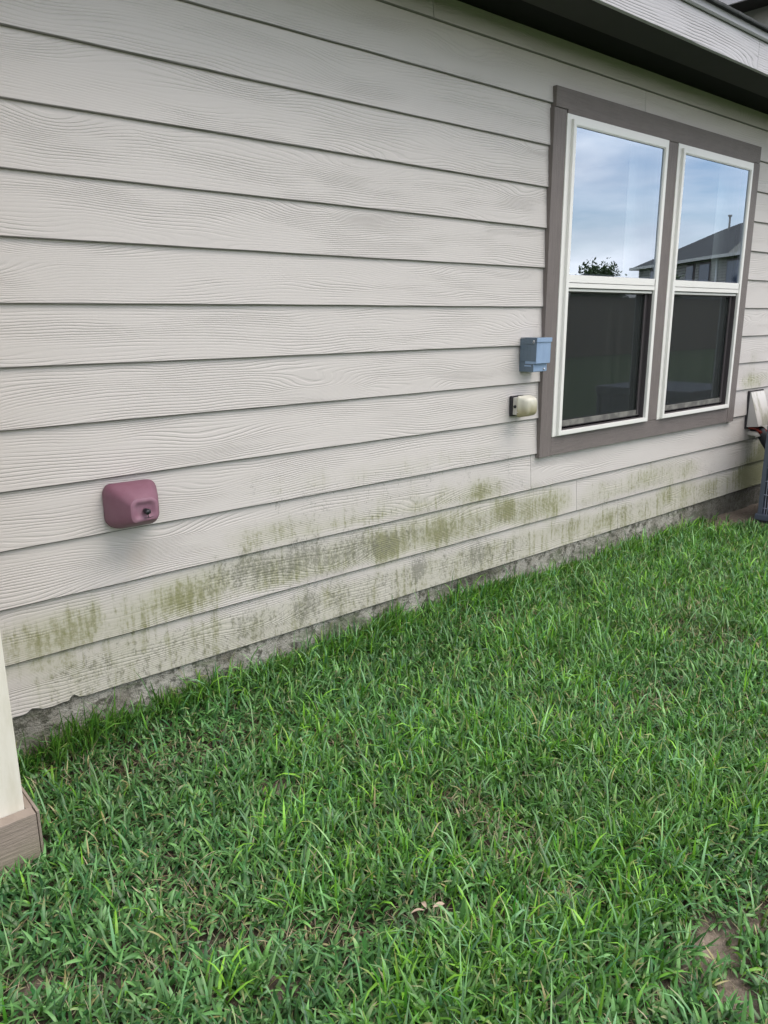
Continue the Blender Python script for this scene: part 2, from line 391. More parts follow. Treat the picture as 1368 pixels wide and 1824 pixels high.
def bare(x, y):
    v = np.zeros_like(np.asarray(x, float))
    for bx, by, rx, ry in BARE:
        d = np.sqrt(((x - bx) / rx) ** 2 + ((y - by) / ry) ** 2) + (vnoise(x, y, 22, 5) - .5) * 1.2
        v = np.maximum(v, np.clip(1.35 - d, 0, 1))
    return np.clip(v, 0, 1)
BLOBS = [(.98, -1.55, .36, .20, 1.0), (1.22, -1.66, .22, .10, .8), (.66, -1.20, .10, .06, .8), (1.44, -1.62, .10, .07, 1.0), (1.68, -1.50, .20, .12, .9), (2.0, -1.55, .25, .15, .5), (1.05, -1.10, .18, .08, .45), (.62, -.40, .14, .14, .7), (1.9, -1.05, .2, .1, .4), (2.9, -.6, .6, .3, .5), (4.0, -.4, 1.0, .3, .5)]
TROUGH = [(.20, -.84), (.32, -.90), (.46, -1.005), (.61, -1.04), (.78, -1.13), (.94, -1.23), (1.06, -1.30), (1.20, -1.38), (1.38, -1.50)]
def mound(x, y):
    v = np.zeros_like(np.asarray(x, float))
    for bx, by, rx, ry, a_ in BLOBS: v = np.maximum(v, a_ * np.exp(-(((x - bx) / rx) ** 2 + ((y - by) / ry) ** 2) ** 1.3))
    return v
def trough(x, y):
    d = np.full_like(np.asarray(x, float), 9.0)
    for (x1, y1), (x2, y2) in zip(TROUGH, TROUGH[1:]):
        t = np.clip(((x - x1) * (x2 - x1) + (y - y1) * (y2 - y1)) / ((x2 - x1) ** 2 + (y2 - y1) ** 2), 0, 1)
        d = np.minimum(d, np.hypot(x - x1 - t * (x2 - x1), y - y1 - t * (y2 - y1)))
    return np.exp(-(d / (.028 + .025 * vnoise(x, y, 8, 21))) ** 2)
def dirt(x, y):      # grass-free strip of dirt between the wall and the condenser
    d = np.clip((x - 4.62) / 0.2, 0, 1) * np.clip((y + 0.24 + 0.05 * (x - 4.8)) / 0.06, 0, 1)
    return d * np.clip((6.6 - x) / .1, 0, 1)
def gh(x, y):
    near = np.clip((6 - np.hypot(x - 2.5, y + 1.5)) / 2, 0, 1)
    z = GZ + near * ((vnoise(x, y, 2.2) - .5) * .030 + (vnoise(x, y, 9, 2) - .5) * .018)
    z = z - np.clip(-y, 0, 3) * 0.008 - bare(x, y) * 0.016 + near * (mound(x, y) * .022 - trough(x, y) * .014)
    return z + dirt(x, y) * 0.03 + .040 * np.clip((x - .55) / .5, 0, 1) * np.clip((3.4 - x) / .5, 0, 1) * np.clip((y + .35) / .3, 0, 1)
bm = bmesh.new()
def axis(a, b, step, far):
    c = list(np.arange(a, b + 1e-6, step)); e = []; s = step; p = a
    while p > -far: s *= 1.5; p -= s; e.append(p)
    q = b; s = step; f = []
    while q < far: s *= 1.5; q += s; f.append(q)
    return e[::-1] + c + f
gx = axis(-1.2, 6.6, 0.05, 900); gy = axis(-3.4, 0.15, 0.05, 900)
X, Y = np.meshgrid(gx, gy); Z = gh(X, Y)
vs = [[bm.verts.new((X[j, i], Y[j, i], Z[j, i])) for i in range(len(gx))] for j in range(len(gy))]
for j in range(len(gy) - 1):
    for i in range(len(gx) - 1): bm.faces.new((vs[j][i], vs[j][i + 1], vs[j + 1][i + 1], vs[j + 1][i]))
g = link('ground', bm, 'soil', smooth=True); tag(g, kind='structure')
co = np.array([v.co[:] for v in g.data.vertices])
a = g.data.attributes.new('bare', 'FLOAT', 'POINT')
a.data.foreach_set('value', np.maximum(bare(co[:, 0], co[:, 1]), .5 * dirt(co[:, 0], co[:, 1])).astype('f'))

# ------------------------------------------------------------ house
house = empty('house', 'greige lap-sided house with brown-trimmed double window, low eave and algae along its foot', 'house')
PITCH = 0.178; WX0, WX1 = -3.0, 9.0
STAIN = [  # x, z, rx, rz, green, grime : the algae patches along the foot of the wall
    (0.62, .20, .10, .08, .50, .1), (0.70, .24, .13, .07, .75, .1), (0.816, .265, .018, .06, 1.0, .3), (0.90, .22, .14, .08, .55, .15), (1.13, .255, .10, .06, 1.0, .15),
    (1.03, .26, .05, .06, .55, .1), (1.24, .29, .06, .05, .7, .3), (1.42, .295, .16, .06, .45, .75), (1.62, .29, .16, .07, .35, .75), (1.87, .27, .18, .06, .5, .75), (2.08, .247, .06, .05, 1.5, .7),
    (2.20, .28, .10, .06, .7, .45), (2.39, .255, .14, .07, .9, .2), (2.60, .26, .12, .07, .65, .2), (2.80, .28, .05, .06, .9, .15), (2.87, .275, .05, .05, 1.4, .3),
    (3.02, .25, .10, .08, .75, .1), (3.22, .25, .08, .07, .95, .1), (3.36, .25, .05, .06, .5, .1), (1.55, .41, .15, .05, .55, .15), (1.80, .42, .10, .06, .25, .2), (1.35, .41, .10, .03, .3, .1),
    (2.68, .395, .10, .05, .80, .1), (2.46, .40, .16, .05, .45, .1), (2.15, .43, .2, .05, .3, .1), (1.46, .62, .06, .05, .12, .2), (2.12, .58, .25, .06, .15, .05),
    (1.41, .08, .09, .06, .55, .65), (1.25, .07, .12, .06, .3, .4), (1.67, .085, .05, .06, .5, .9), (1.85, .085, .12, .06, .25, .55), (2.28, .105, .05, .05, .4, 1.0), (2.45, .09, .12, .06, .2, .5), (2.66, .09, .07, .06, .2, .9),
    (2.05, .1, .14, .05, .3, .5), (0.70, .09, .14, .06, .3, .2), (0.95, .07, .12, .05, .35, .15), (0.62, .05, .08, .04, .3, .25), (3.05, .08, .2, .05, .25, .1), (3.74, .063, .10, .06, .75, .1), (3.5, .05, .15, .04, .35, .1),
    (3.62, .23, .15, .06, .45, .05), (4.19, .262, .15, .06, .55, .15), (4.0, .25, .12, .05, .35, .1), (4.42, .29, .12, .05, .4, .25), (4.41, .11, .08, .07, .85, .1), (4.62, .095, .10, .07, .75, .1), (4.2, .08, .12, .05, .45, .1),
    (4.9, .06, .2, .05, .45, .1), (5.15, .05, .15, .05, .5, .1), (5.62, .10, .16, .11, 1.9, .2), (5.42, .06, .10, .07, .85, .1), (5.75, .24, .12, .08, 1.4, .1), (5.41, .76, .10, .05, .75, .1), (5.41, .92, .04, .05, .35, .3),
    (5.6, .78, .08, .05, .5, .1), (5.38, .60, .05, .05, .25, .1), (1.2, .13, .8, .03, .15, .1)]
JOINTS = {0: [3.864], 1: [3.446], 2: [3.045], 3: [], 4: [], 12: [3.855], 13: [2.332]}
NOTCH_X = [.54, .573, .586, .60, .615, .632, .66, .700, .714, .724, .735, .748, .77]
NOTCH_Z = [.003, .001, .004, .014, .010, .002, -.001, .003, .001, .015, .016, .003, 0.0]
WIN = (3.13, 5.10, 0.56, 2.16)
bm = bmesh.new(); lb = bm.verts.layers.float.new('board'); l_seam_shade = bm.verts.layers.float.new('edge')
def board_run(x0, x1, k, bidv, zmax=2.425, yoff=0.0, layer=lb, tgt=None, y_of=None):
    b = tgt or bm; zb = k * PITCH; zt = min(zb + PITCH + 0.012, zmax)
    if zt - zb < 0.02: return
    n = max(2, int((x1 - x0) / (0.03 if x1 - x0 > .3 else .006))); rows = [(0.0135, 0.0, 0), (0.0032, 0.0, 0), (0.0010, 0.0012, 0), (0.0001, 0.0034, 0), (0.0, 0.0040, 0)] + [(0.0120 * t, 0, t) for t in (0.2, 0.4, 0.6, 0.8, 1.0)]
    grid = []
    for i in range(n + 1):
        x = x0 + (x1 - x0) * i / n
        nz = float(np.interp(x, NOTCH_X, NOTCH_Z)) if (k == 0 and .54 < x < .77) else 0.0
        nz += 0.0006 * math.sin(x * 3.1 + k * 2.2) + 0.0003 * math.sin(x * 17 + k)
        wy = 0.0007 * math.sin(x * 2.3 + k * 1.9)
        col = []
        for (yy, dz, t) in rows:
            z = zb + (zt - zb) * t + dz + nz * (1 - t)
            v = b.verts.new((x, yy + wy * (yy < .005) + yoff, z)); v[layer] = bidv; v[l_seam_shade] = 1.0 if len(col) < 4 else 0.0; col.append(v)
        grid.append(col)
    for i in range(n):
        for j in range(len(rows) - 1): b.faces.new((grid[i][j], grid[i + 1][j], grid[i + 1][j + 1], grid[i][j + 1]))
    for e in (grid[0], grid[-1]):      # board ends
        try: b.faces.new(e)
        except Exception: pass
# fine x sampling for the notched corner board
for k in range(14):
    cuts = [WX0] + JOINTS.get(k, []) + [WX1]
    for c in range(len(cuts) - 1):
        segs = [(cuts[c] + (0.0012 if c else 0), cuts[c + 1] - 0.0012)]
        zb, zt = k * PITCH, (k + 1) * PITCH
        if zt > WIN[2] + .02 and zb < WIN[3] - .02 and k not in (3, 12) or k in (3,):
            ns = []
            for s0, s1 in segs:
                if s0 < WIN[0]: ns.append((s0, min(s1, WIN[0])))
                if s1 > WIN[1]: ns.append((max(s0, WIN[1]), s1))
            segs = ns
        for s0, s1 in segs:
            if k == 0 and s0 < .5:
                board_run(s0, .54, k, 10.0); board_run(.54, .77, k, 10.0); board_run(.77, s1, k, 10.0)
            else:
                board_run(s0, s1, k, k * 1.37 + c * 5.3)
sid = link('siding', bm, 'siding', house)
# (the trim overlaps the siding edges round the window)
me = sid.data; co = np.empty(len(me.vertices) * 3, 'f'); me.vertices.foreach_get('co', co); co = co.reshape(-1, 3)
al = np.zeros(len(co)); gr = np.zeros(len(co)); ru = np.zeros(len(co))
for x, z, rx, rz, ga, gg in STAIN:
    w = np.exp(-((co[:, 0] - x) / (rx * 1.6)) ** 2 - ((co[:, 2] - z) / (rz * 1.25)) ** 2)
    al = np.maximum(al, w * ga * .74) + 0.18 * w * ga; gr = np.maximum(gr, w * gg) + 0.12 * w * gg
def band(x0, x1, z0, z1, f=.12):
    return np.clip((co[:, 0] - x0) / f / 2, 0, 1) * np.clip((x1 - co[:, 0]) / f / 2, 0, 1) * np.clip((co[:, 2] - z0) / .03, 0, 1) * np.clip((z1 - co[:, 2]) / .06, 0, 1)
al = np.maximum(al, .46 * band(.54, 1.35, .178, .33)); al = np.maximum(al, .56 * band(1.2, 3.45, .178, .36)); al = np.maximum(al, .44 * band(1.35, 3.0, .356, .46)); al = np.maximum(al, .40 * band(3.4, 4.9, .18, .34))
al = np.maximum(al, .44 * band(.5, 9, -.1, .178)); al = np.maximum(al, .20 * band(1.3, 2.9, .534, .66)); al = np.maximum(al, .5 * band(5.25, 9, -.1, .40))
gr = np.maximum(gr, .44 * band(.54, 3.2, -.1, .178)); gr = np.maximum(gr, .30 * band(1.2, 3.2, .178, .34)); gr = np.maximum(gr, .24 * band(1.3, 3.2, .356, .62)); gr = np.maximum(gr, .22 * band(3.4, 5.2, -.1, .35))
ru = np.exp(-((co[:, 0] - .985) / .018) ** 2) * np.clip((co[:, 2] - .37) / .05, 0, 1) * np.clip((.53 - co[:, 2]) / .1, 0, 1)
for nm, v in (('algae', al), ('grime', gr), ('rust', ru)):
    at = me.attributes.new(nm, 'FLOAT', 'POINT'); at.data.foreach_set('value', v.astype('f'))

# foundation
bm = bmesh.new(); xs = np.arange(-3, 9.01, 0.03); zs = np.linspace(-0.35, 0.02, 9)
vg = [[bm.verts.new((x, 0.016 - 0.010 * vnoise(x, z * 2, 9) - .004 * vnoise(x, z, 40, 3), z)) for z in zs] for x in xs]
for i in range(len(xs) - 1):
    for j in range(len(zs) - 1): bm.faces.new((vg[i][j], vg[i + 1][j], vg[i + 1][j + 1], vg[i][j + 1]))
fo = link('foundation', bm, 'concrete', house, True)
me = fo.data; co = np.array([v.co[:] for v in me.vertices])
fl = np.exp(-((co[:, 0] - 2.85) / .12) ** 2 - ((co[:, 2] + .075) / .035) ** 2) * .6 + np.exp(-((co[:, 0] - 2.2) / .3) ** 2 - ((co[:, 2] + .1) / .05) ** 2) * .2
dm = np.clip((co[:, 0] - 4.5) / .5, 0, 1) * 1.0 + .9 * np.exp(-((co[:, 0] - 2.66) / .25) ** 2 - ((co[:, 2] + .03) / .04) ** 2) + .5 * np.clip((.9 - co[:, 0]) / .3, 0, 1) + .35 * np.clip((co[:, 2] + .03) / .03, 0, 1)
for nm, v in (('flake', fl), ('damp', dm)):
    me.attributes.new(nm, 'FLOAT', 'POINT').data.foreach_set('value', v.astype('f'))

# casing of the twin window: top board with its notched left end, legs, centre post, sill board
CY0, CY1 = -0.016, 0.011
bm = bmesh.new()
pts = [(3.087, 2.207), (3.087, 2.121), (3.178, 2.121), (3.178, 2.105), (5.062, 2.105), (5.062, 2.113), (5.142, 2.113), (5.142, 2.207)]
fr_ = [bm.verts.new((x, CY0 - .002, z)) for x, z in pts]; bk = [bm.verts.new((x, CY1, z)) for x, z in pts]
bm.faces.new(fr_); bm.faces.new(bk[::-1])
for i in range(len(pts)): j = (i + 1) % len(pts); bm.faces.new((fr_[j], fr_[i], bk[i], bk[j]))
bmesh.ops.recalc_face_normals(bm, faces=bm.faces); bmesh.ops.bevel(bm, geom=[e for e in bm.edges if all(v.co.y < 0 for v in e.verts)], offset=.0015, segments=2, affect='EDGES')
link('window_head_trim', bm, 'casing_h', house)
link('window_side_trim', B(3.081, 3.172, CY0, CY1, .515, 2.1185, bev=.0015), 'casing_v', house)
link('window_side_trim', B(5.060, 5.150, CY0, CY1, .515, 2.1105, bev=.0015), 'casing_v', house)
link('window_centre_trim', B(4.066, 4.170, CY0, CY1, .614, 2.1035, bev=.0015), 'casing_v', house)
link('window_sill_trim', B(3.174, 5.058, CY0 + .001, CY1, .517, .612, bev=.0015), 'casing_h', house)

def frame_ring(bm, x0, x1, z0, z1, w, y0, y1, wt=None, wb=None, bev=.0018):
    wt = wt or w; wb = wb or w
    o_ = [(x0, z0), (x1, z0), (x1, z1), (x0, z1)]; i_ = [(x0 + w, z0 + wb), (x1 - w, z0 + wb), (x1 - w, z1 - wt), (x0 + w, z1 - wt)]
    F0 = [bm.verts.new((x, y0, z)) for x, z in o_]; F1 = [bm.verts.new((x, y0, z)) for x, z in i_]
    B0 = [bm.verts.new((x, y1, z)) for x, z in o_]; B1 = [bm.verts.new((x, y1, z)) for x, z in i_]
    n0 = len(bm.edges)
    for k in range(4):
        j = (k + 1) % 4
        bm.faces.new((F0[k], F0[j], F1[j], F1[k])); bm.faces.new((F1[k], F1[j], B1[j], B1[k])); bm.faces.new((F0[j], F0[k], B0[k], B0[j])); bm.faces.new((B0[j], B0[k], B1[k], B1[j]))
    if bev:
        ed = [e for e in bm.edges if all(abs(v.co.y - y0) < 1e-6 for v in e.verts) and ((e.verts[0] in F0 and e.verts[1] in F0) or (e.verts[0] in F1 and e.verts[1] in F1))]
        bmesh.ops.bevel(bm, geom=ed, offset=bev, segments=2, affect='EDGES')

def make_window(x0):
    w = bpy.data.objects.new('window', None); C.objects.link(w); w.parent = house
    x1 = x0 + .832; FY = -0.035
    # nailing flange, flush with the brown trim
    bm = bmesh.new(); frame_ring(bm, x0 - .031, x1 + .029, .6125, 2.1045, .034, -.020, .010, wt=.026, wb=.008, bev=.001)
    link('flange', bm, 'vinyl', w)
    bm = bmesh.new(); frame_ring(bm, x0, x1, .617, 2.083, .024, FY, -.0195, wt=.024, wb=.022)
    frame_ring(bm, x0 + .0243, x1 - .0243, 1.36, 2.0587, .003, FY + .004, -.0195, bev=0)
    link('frame', bm, 'vinyl', w)
    ix0, ix1 = x0 + .026, x1 - .026
    bm = B(ix0 - .006, ix1 + .006, FY + .004, .03, 1.338, 1.398, bev=.002)
    box(bm, ix0 - .004, ix1 + .004, FY + .016, .03, 1.322, 1.336, bev=.001)
    link('meeting_rail', bm, 'vinyl', w)
    bm = bmesh.new(); frame_ring(bm, ix0 - .002, ix1 + .002, 1.396, 2.057, .003, -.0265, -.018, bev=0)
    link('glazing_bead', bm, 'screen_frame', w)
    bm = bmesh.new(); quad(bm, (ix0, -.0245, 1.395), (ix1, -.0245, 1.395), (ix1, -.0245, 2.058), (ix0, -.0245, 2.058))
    pane = link('upper_pane', bm, 'glass_up', w)
    bm = bmesh.new(); frame_ring(bm, ix0, ix1, 1.396, 2.057, .012, -.014, -.006, bev=0)
    link('spacer', bm, 'spacer', w)
    # lower light: screen in a bronze frame, sash glass behind it
    bm = bmesh.new(); frame_ring(bm, ix0 - .004, ix1 - .001, .650, 1.326, .021, .004, .014, wb=.004, wt=.010, bev=.001)
    frame_ring(bm, ix0 - .0015, ix1 + .0015, .6395, 1.3365, .004, -.0190, .0035, wb=.003, wt=.003, bev=0)
    box(bm, ix1 - .040, ix1 - .032, -.003, .0035, .66, 1.32)
    link('screen_frame', bm, 'screen_frame', w)
    link('screen_bottom_bar', B(ix0, ix1 - .022, .001, .012, .6545, .683, bev=.001), 'screen_bar', w)
    bm = bmesh.new(); quad(bm, (ix0, .009, .68), (ix1 - .02, .009, .68), (ix1 - .02, .009, 1.325), (ix0, .009, 1.325))
    link('insect_screen', bm, 'screen', w)
    bm = bmesh.new(); quad(bm, (ix0, .024, .64), (ix1, .024, .64), (ix1, .024, 1.34), (ix0, .024, 1.34))
    link('lower_pane', bm, 'glass_low', w)
    bm = bmesh.new(); n = 24                       # pale folded strip for the lighter band at the right of the pane
    c0 = x1 - .115; vv = [[bm.verts.new((c0 + .30 * i / n, .12 + .004 * math.sin(i * 1.1), z)) for z in (1.36, 2.2)] for i in range(n + 1)]
    for i in range(n): bm.faces.new((vv[i][0], vv[i + 1][0], vv[i + 1][1], vv[i][1]))
    link('pale_strip', bm, 'pale_strip', w, True)
    return w
make_window(3.204); make_window(4.196)
# room behind the glass
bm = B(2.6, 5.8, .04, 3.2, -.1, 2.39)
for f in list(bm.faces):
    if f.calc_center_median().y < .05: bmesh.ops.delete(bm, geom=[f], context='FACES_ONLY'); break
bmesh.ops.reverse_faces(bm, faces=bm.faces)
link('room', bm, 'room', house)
# sheathing ring so that no daylight leaks round the opening
bm = bmesh.new(); frame_ring(bm, 2.55, 5.85, -.12, 2.42, .58, .018, .04, wt=.26, wb=.74, bev=0); link('sheathing', bm, 'room', house)

# eave: soffit, vent strip, fascia, drip edge, shingles
EY = -0.40
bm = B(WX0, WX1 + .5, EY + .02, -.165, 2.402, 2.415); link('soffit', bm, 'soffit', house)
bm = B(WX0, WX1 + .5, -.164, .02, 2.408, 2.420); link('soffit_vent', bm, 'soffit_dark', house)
bm = bmesh.new(); lf = bm.verts.layers.float.new('board')
def fas(x0, x1, bid):
    b2 = B(x0, x1, EY, EY + .019, 2.380, 2.512, bev=.0015); mt = bpy.data.meshes.new('t'); b2.to_mesh(mt); b2.free()
    n0 = len(bm.verts); bm.from_mesh(mt); bpy.data.meshes.remove(mt); bm.verts.ensure_lookup_table()
    for v in bm.verts[n0:]: v[lf] = bid
fas(WX0, 0.55, 1.1); fas(.552, 4.172, 2.3); fas(4.174, 7.8, 6.4); fas(7.802, WX1 + .5, 3.0)
link('fascia', bm, 'fascia', house)
bm = bmesh.new(); pr = [(EY - .004, 2.514), (EY - .010, 2.512), (EY - .016, 2.520), (EY - .016, 2.546), (EY + .1, 2.560), (EY + .1, 2.520)]
loft(bm, [[Vector((x, y, z)) for y, z in pr] for x in (WX0, WX1 + .5)]); bmesh.ops.recalc_face_normals(bm, faces=bm.faces)
link('drip_edge', bm, 'drip', house)
bm = bmesh.new(); sl_ = .42
n = 420
for i in range(n):       # starter course with a slightly ragged lip
    pass
top = []
xs = np.arange(WX0, WX1 + .5, .03)
rA = []
for x in xs:
    j = .003 * (vnoise(x, 0, 30) - .5)
    rA.append([Vector((x, EY - .034 + j, 2.547)), Vector((x, EY - .036 + j, 2.552)), Vector((x, EY - .034 + j, 2.562)), Vector((x, 0.0, 2.562 + .43 * sl_)), Vector((x, 5.5, 2.562 + 5.93 * sl_)), Vector((x, 5.5, 2.50 + 5.93 * sl_)), Vector((x, 0.0, 2.545 + .41 * sl_))])
loft(bm, rA); bmesh.ops.recalc_face_normals(bm, faces=bm.faces)
link('roof', bm, 'shingle', house)

# upper storey whose side wall rises behind the low roof
UX = 9.0
bm = bmesh.new(); lu = bm.verts.layers.float.new('board')
for k in range(-2, 9):
    zb = 4.220 + (k - 7) * PITCH
    if zb > 4.36: break
    prof = [(UX + .009, zb), (UX, zb), (UX + .008, min(zb + PITCH + .01, 4.4))]
    vv = [[bm.verts.new((px, y, pz)) for px, pz in prof] for y in np.arange(.2, 7.01, .1)]
    for row in vv:
        for v in row: v[lu] = 20 + k
    for i in range(len(vv) - 1):
        for j in range(2): bm.faces.new((vv[i][j], vv[i][j + 1], vv[i + 1][j + 1], vv[i + 1][j]))
bmesh.ops.recalc_face_normals(bm, faces=bm.faces)
link('upper_siding', bm, plain('upper_siding_paint', (0.42, 0.41, 0.385), 0.7, 0.3, 0.05, 2.0), house)
link('upper_storey', B(UX + .012, 15, .2, 7, -.2, 4.4), 'nb_wall', house)
link('upper_soffit', B(8.6, 15.4, -.2, 7.4, 4.335, 4.345), 'soffit', house)
bm = B(8.575, 8.6, -.2, 7.4, 4.30, 4.40, bev=.003); box(bm, 8.56, 8.575, -.2, 7.4, 4.40, 4.46, bev=.003); link('upper_fascia', bm, 'fascia', house)
bm = bmesh.new(); loft(bm, [[Vector((8.54, y, 4.46)), Vector((15.5, y, 4.46)), Vector((12, y, 6.0))] for y in (-.25, 7.45)]); bmesh.ops.recalc_face_normals(bm, faces=bm.faces)
link('upper_roof', bm, 'shingle', house)

# ------------------------------------------------------------ cream post at the left
post = empty('porch_post', 'cream square porch post on a weathered wood-grain plinth at the left edge', 'post')
link('shaft', B(.13, .437, -.46, -.153, -.16, 2.36, bev=.003), 'post', post)
link('plinth_board', B(.105, .4525, -.500, -.462, -.163, -.021, bev=.002), 'base_trim', post)
bm = B(.4555, .4625, -.494, -.150, -.166, -.020, bev=.0015); link('plinth_side', bm, 'base_trim', post)
bm = B(.439, .4545, -.460, -.150, -.162, -.0225, bev=.001); link('plinth_side', bm, 'base_trim', post)
link('plinth_side', B(.098, .128, -.46, -.15, -.163, -.022, bev=.001), 'base_trim', post)
link('porch_beam', B(.13, .44, -.46, -.02, 2.361, 2.378), 'white', house)
bm = B(-2.6, .395, -.525, -.03, -.30, -.176, bev=.012); sl2 = link('porch_slab', bm, 'concrete'); tag(sl2, kind='structure')

# ------------------------------------------------------------ blue-grey electrical box
eb = empty('electrical_box', 'blue-grey metal disconnect box fixed beside the left edge of the window trim', 'electrical box')
x0, x1 = 2.923, 3.027
link('back_box', B(x0, x1 - .004, -.078, .004, .950, 1.103, bev=.0012), 'box_side', eb)
bm = bmesh.new()       # pull-out cover: deeper upper half with a sloped lower lip
prof = [(-.030, 1.1045), (-.096, 1.1045), (-.096, .9895), (-.0785, .9875), (-.030, .9875)]
loft(bm, [[Vector((x, y, z)) for y, z in prof] for x in (x0 - .0015, x1)]); bmesh.ops.recalc_face_normals(bm, faces=bm.faces)
bmesh.ops.bevel(bm, geom=list(bm.edges), offset=.0012, segments=2, affect='EDGES')
cv = link('front_cover', bm, 'box_front', eb)
link('side_shade_skin', B(x0 - .0035, x0 - .0017, -.0955, -.0005, 1.0, 1.103, bev=.0004), 'box_side', eb)  # thin skin that paints the left side's shade
link('lid_lip', B(x0 - .004, x1 + .003, -.1005, -.0965, 1.0875, 1.107, bev=.001), 'box_front', eb)
link('lid_lip', B(x0 - .0042, x1 + .003, -.096, -.002, 1.1047, 1.1075, bev=.001), 'box_side', eb)
link('side_flange', B(x0 - .0065, x0 - .0037, -.090, -.030, 1.079, 1.1045, bev=.0008), 'box_side', eb)
link('lower_panel', B(x0 + .001, x1 - .004, -.0805, -.0785, .9525, .986, bev=.0006), 'box_front', eb)
link('side_slot', B(x0 - .002, x0 - .0003, -.066, -.028, .975, .981, bev=.0006), 'box_front', eb)
bm = bmesh.new(); tube(bm, [(x0 + .077, -.079, .963), (x0 + .077, -.086, .963)], [.006, .0035], 14); link('screw', bm, 'steel', eb, True)
bm = bmesh.new(); tube(bm, [(x0 - .006, -.084, 1.092), (x0 - .012, -.084, 1.092)], [.005, .003], 12)
tube(bm, [(x0 - .009, -.078, 1.086), (x0 - .009, -.084, 1.083), (x0 - .009, -.090, 1.087)], .0014, 8); link('hasp', bm, 'steel', eb, True)

# ------------------------------------------------------------ weathered receptacle cover
rc = empty('receptacle_cover', 'yellowed bubble cover over an outdoor socket below the blue-grey box', 'socket cover')
bm = B(2.859, 2.946, -.012, .004, .743, .838, bev=.004); link('gasket', bm, 'gasket', rc)
link('base_plate', B(2.866, 2.942, -.046, -.0125, .750, .832, bev=.003), 'offwhite', rc)
bm = bmesh.new(); rings = []
for y, ins, r in ((-.0445, .007, .010), (-.0455, .001, .012), (-.053, .000, .014), (-.057, .0045, .014), (-.078, .007, .018), (-.092, .012, .022), (-.100, .020, .020), (-.104, .031, .010)):
    rings.append(rrect(2.855 + ins, 2.958 - ins * .9, .741 + ins * .9, .842 - ins * .6, r, y))
loft(bm, rings, False, True); bmesh.ops.recalc_face_normals(bm, faces=bm.faces); link('bubble', bm, 'cover', rc, True)
for z in (.765, .812): link('rib', B(2.8535, 2.8555, -.055, -.046, z, z + .003), 'offwhite', rc)
bm = bmesh.new(); tube(bm, [(2.8600, -.028, .790), (2.8665, -.028, .790)], .007, 12); link('hinge_knob', bm, 'black', rc, True)
bm = bmesh.new(); box(bm, 2.885, 2.920, -.052, -.0465, .765, .820, bev=.003); link('socket_face', bm, 'gasket', rc)

# ------------------------------------------------------------ mauve foam tap cover
tc_ = empty('tap_cover', 'mauve foam hose-tap cover with black cord stop on the lower left siding', 'tap cover')
bm = bmesh.new(); rings = []
for y, xa, xb, za, zb, r in ((.003, .886, 1.058, .553, .693, .030), (-.008, .884, 1.060, .551, .696, .034), (-.030, .886, 1.055, .552, .697, .036), (-.060, .896, 1.043, .558, .690, .034), (-.092, .911, 1.030, .569, .676, .030),
                             (-.112, .919, 1.020, .578, .664, .026), (-.120, .925, 1.014, .584, .657, .020)):
    rings.append([p + Vector((0, 0, .004 * math.sin(i * .9 + y * 40))) * .4 for i, p in enumerate(rrect(xa, xb, za, zb, r, y, 6))])
loft(bm, rings, True, False)
bmesh.ops.recalc_face_normals(bm, faces=bm.faces); link('foam_shell', bm, 'mauve', tc_, True)
bm = bmesh.new(); rings = [rings[-1]] + [rrect(xa, xb, za, zb, r, y, 6) for y, xa, xb, za, zb, r in ((-.1225, .930, 1.009, .589, .652, .018), (-.1215, .936, 1.003, .595, .646, .016), (-.117, .941, .998, .600, .641, .014), (-.1145, .950, .990, .606, .634, .012))]
loft(bm, rings, False, True); bmesh.ops.recalc_face_normals(bm, faces=bm.faces); link('front_rim', bm, 'mauve_front', tc_, True)
bm = bmesh.new(); tube(bm, [(.972, -.114, .618), (.972, -.119, .618), (.972, -.130, .617), (.972, -.138, .616), (.972, -.141, .616)], [.0065, .0085, .0095, .008, .005], 14)
box(bm, .975, .983, -.137, -.120, .610, .624, bev=.003); link('cord_stop', bm, 'black', tc_, True)
bm = bmesh.new(); tube(bm, [(.972, -.134, .611), (.974, -.134, .603), (.976, -.133, .598)], .0014, 6); tube(bm, [(.962, -.133, .5985), (.975, -.133, .5975), (.990, -.134, .5985)], .0011, 6)
link('cord', bm, 'black', tc_, True)

# ------------------------------------------------------------ vent hood, lines and condenser at the right
hd = empty('vent_hood', 'mildewed white metal vent hood on the siding right of the window', 'vent hood')
hx0, hx1 = 5.385, 5.585
link('back_plate', B(hx0 - .011, hx1 + .011, -.004, .008, .440, .700, bev=.002), 'gasket', hd)
bm = bmesh.new()
yt, yb, zt_, zb_ = -.012, -.085, .690, .452
bm.free()
for x in (hx0, hx1 - .002):
    bm = bmesh.new(); loft(bm, [[Vector(p) for p in ((xx, -.005, zt_), (xx, -.005, zb_), (xx, yb, zb_ + .010), (xx, yt, zt_))] for xx in (x, x + .002)]); bmesh.ops.recalc_face_normals(bm, faces=bm.faces)
    link('cheek', bm, 'hood_side', hd)
bm = bmesh.new(); quad(bm, (hx0 - .002, yt, zt_ + .001), (hx0 - .002, yb - .001, zb_ + .011), (hx1 + .002, yb - .001, zb_ + .011), (hx1 + .002, yt, zt_ + .001)); bmesh.ops.subdivide_edges(bm, edges=bm.edges, cuts=3)
quad(bm, (hx0 - .002, -.003, zt_ + .002), (hx0 - .002, yt, zt_ + .002), (hx1 + .002, yt, zt_ + .002), (hx1 + .002, -.003, zt_ + .002))
for xx in (hx0 + .03, hx1 - .03): box(bm, xx - .002, xx + .002, yb - .004, yt, zb_ + .01, zb_ + .02)
link('sloped_face', bm, 'hood', hd)

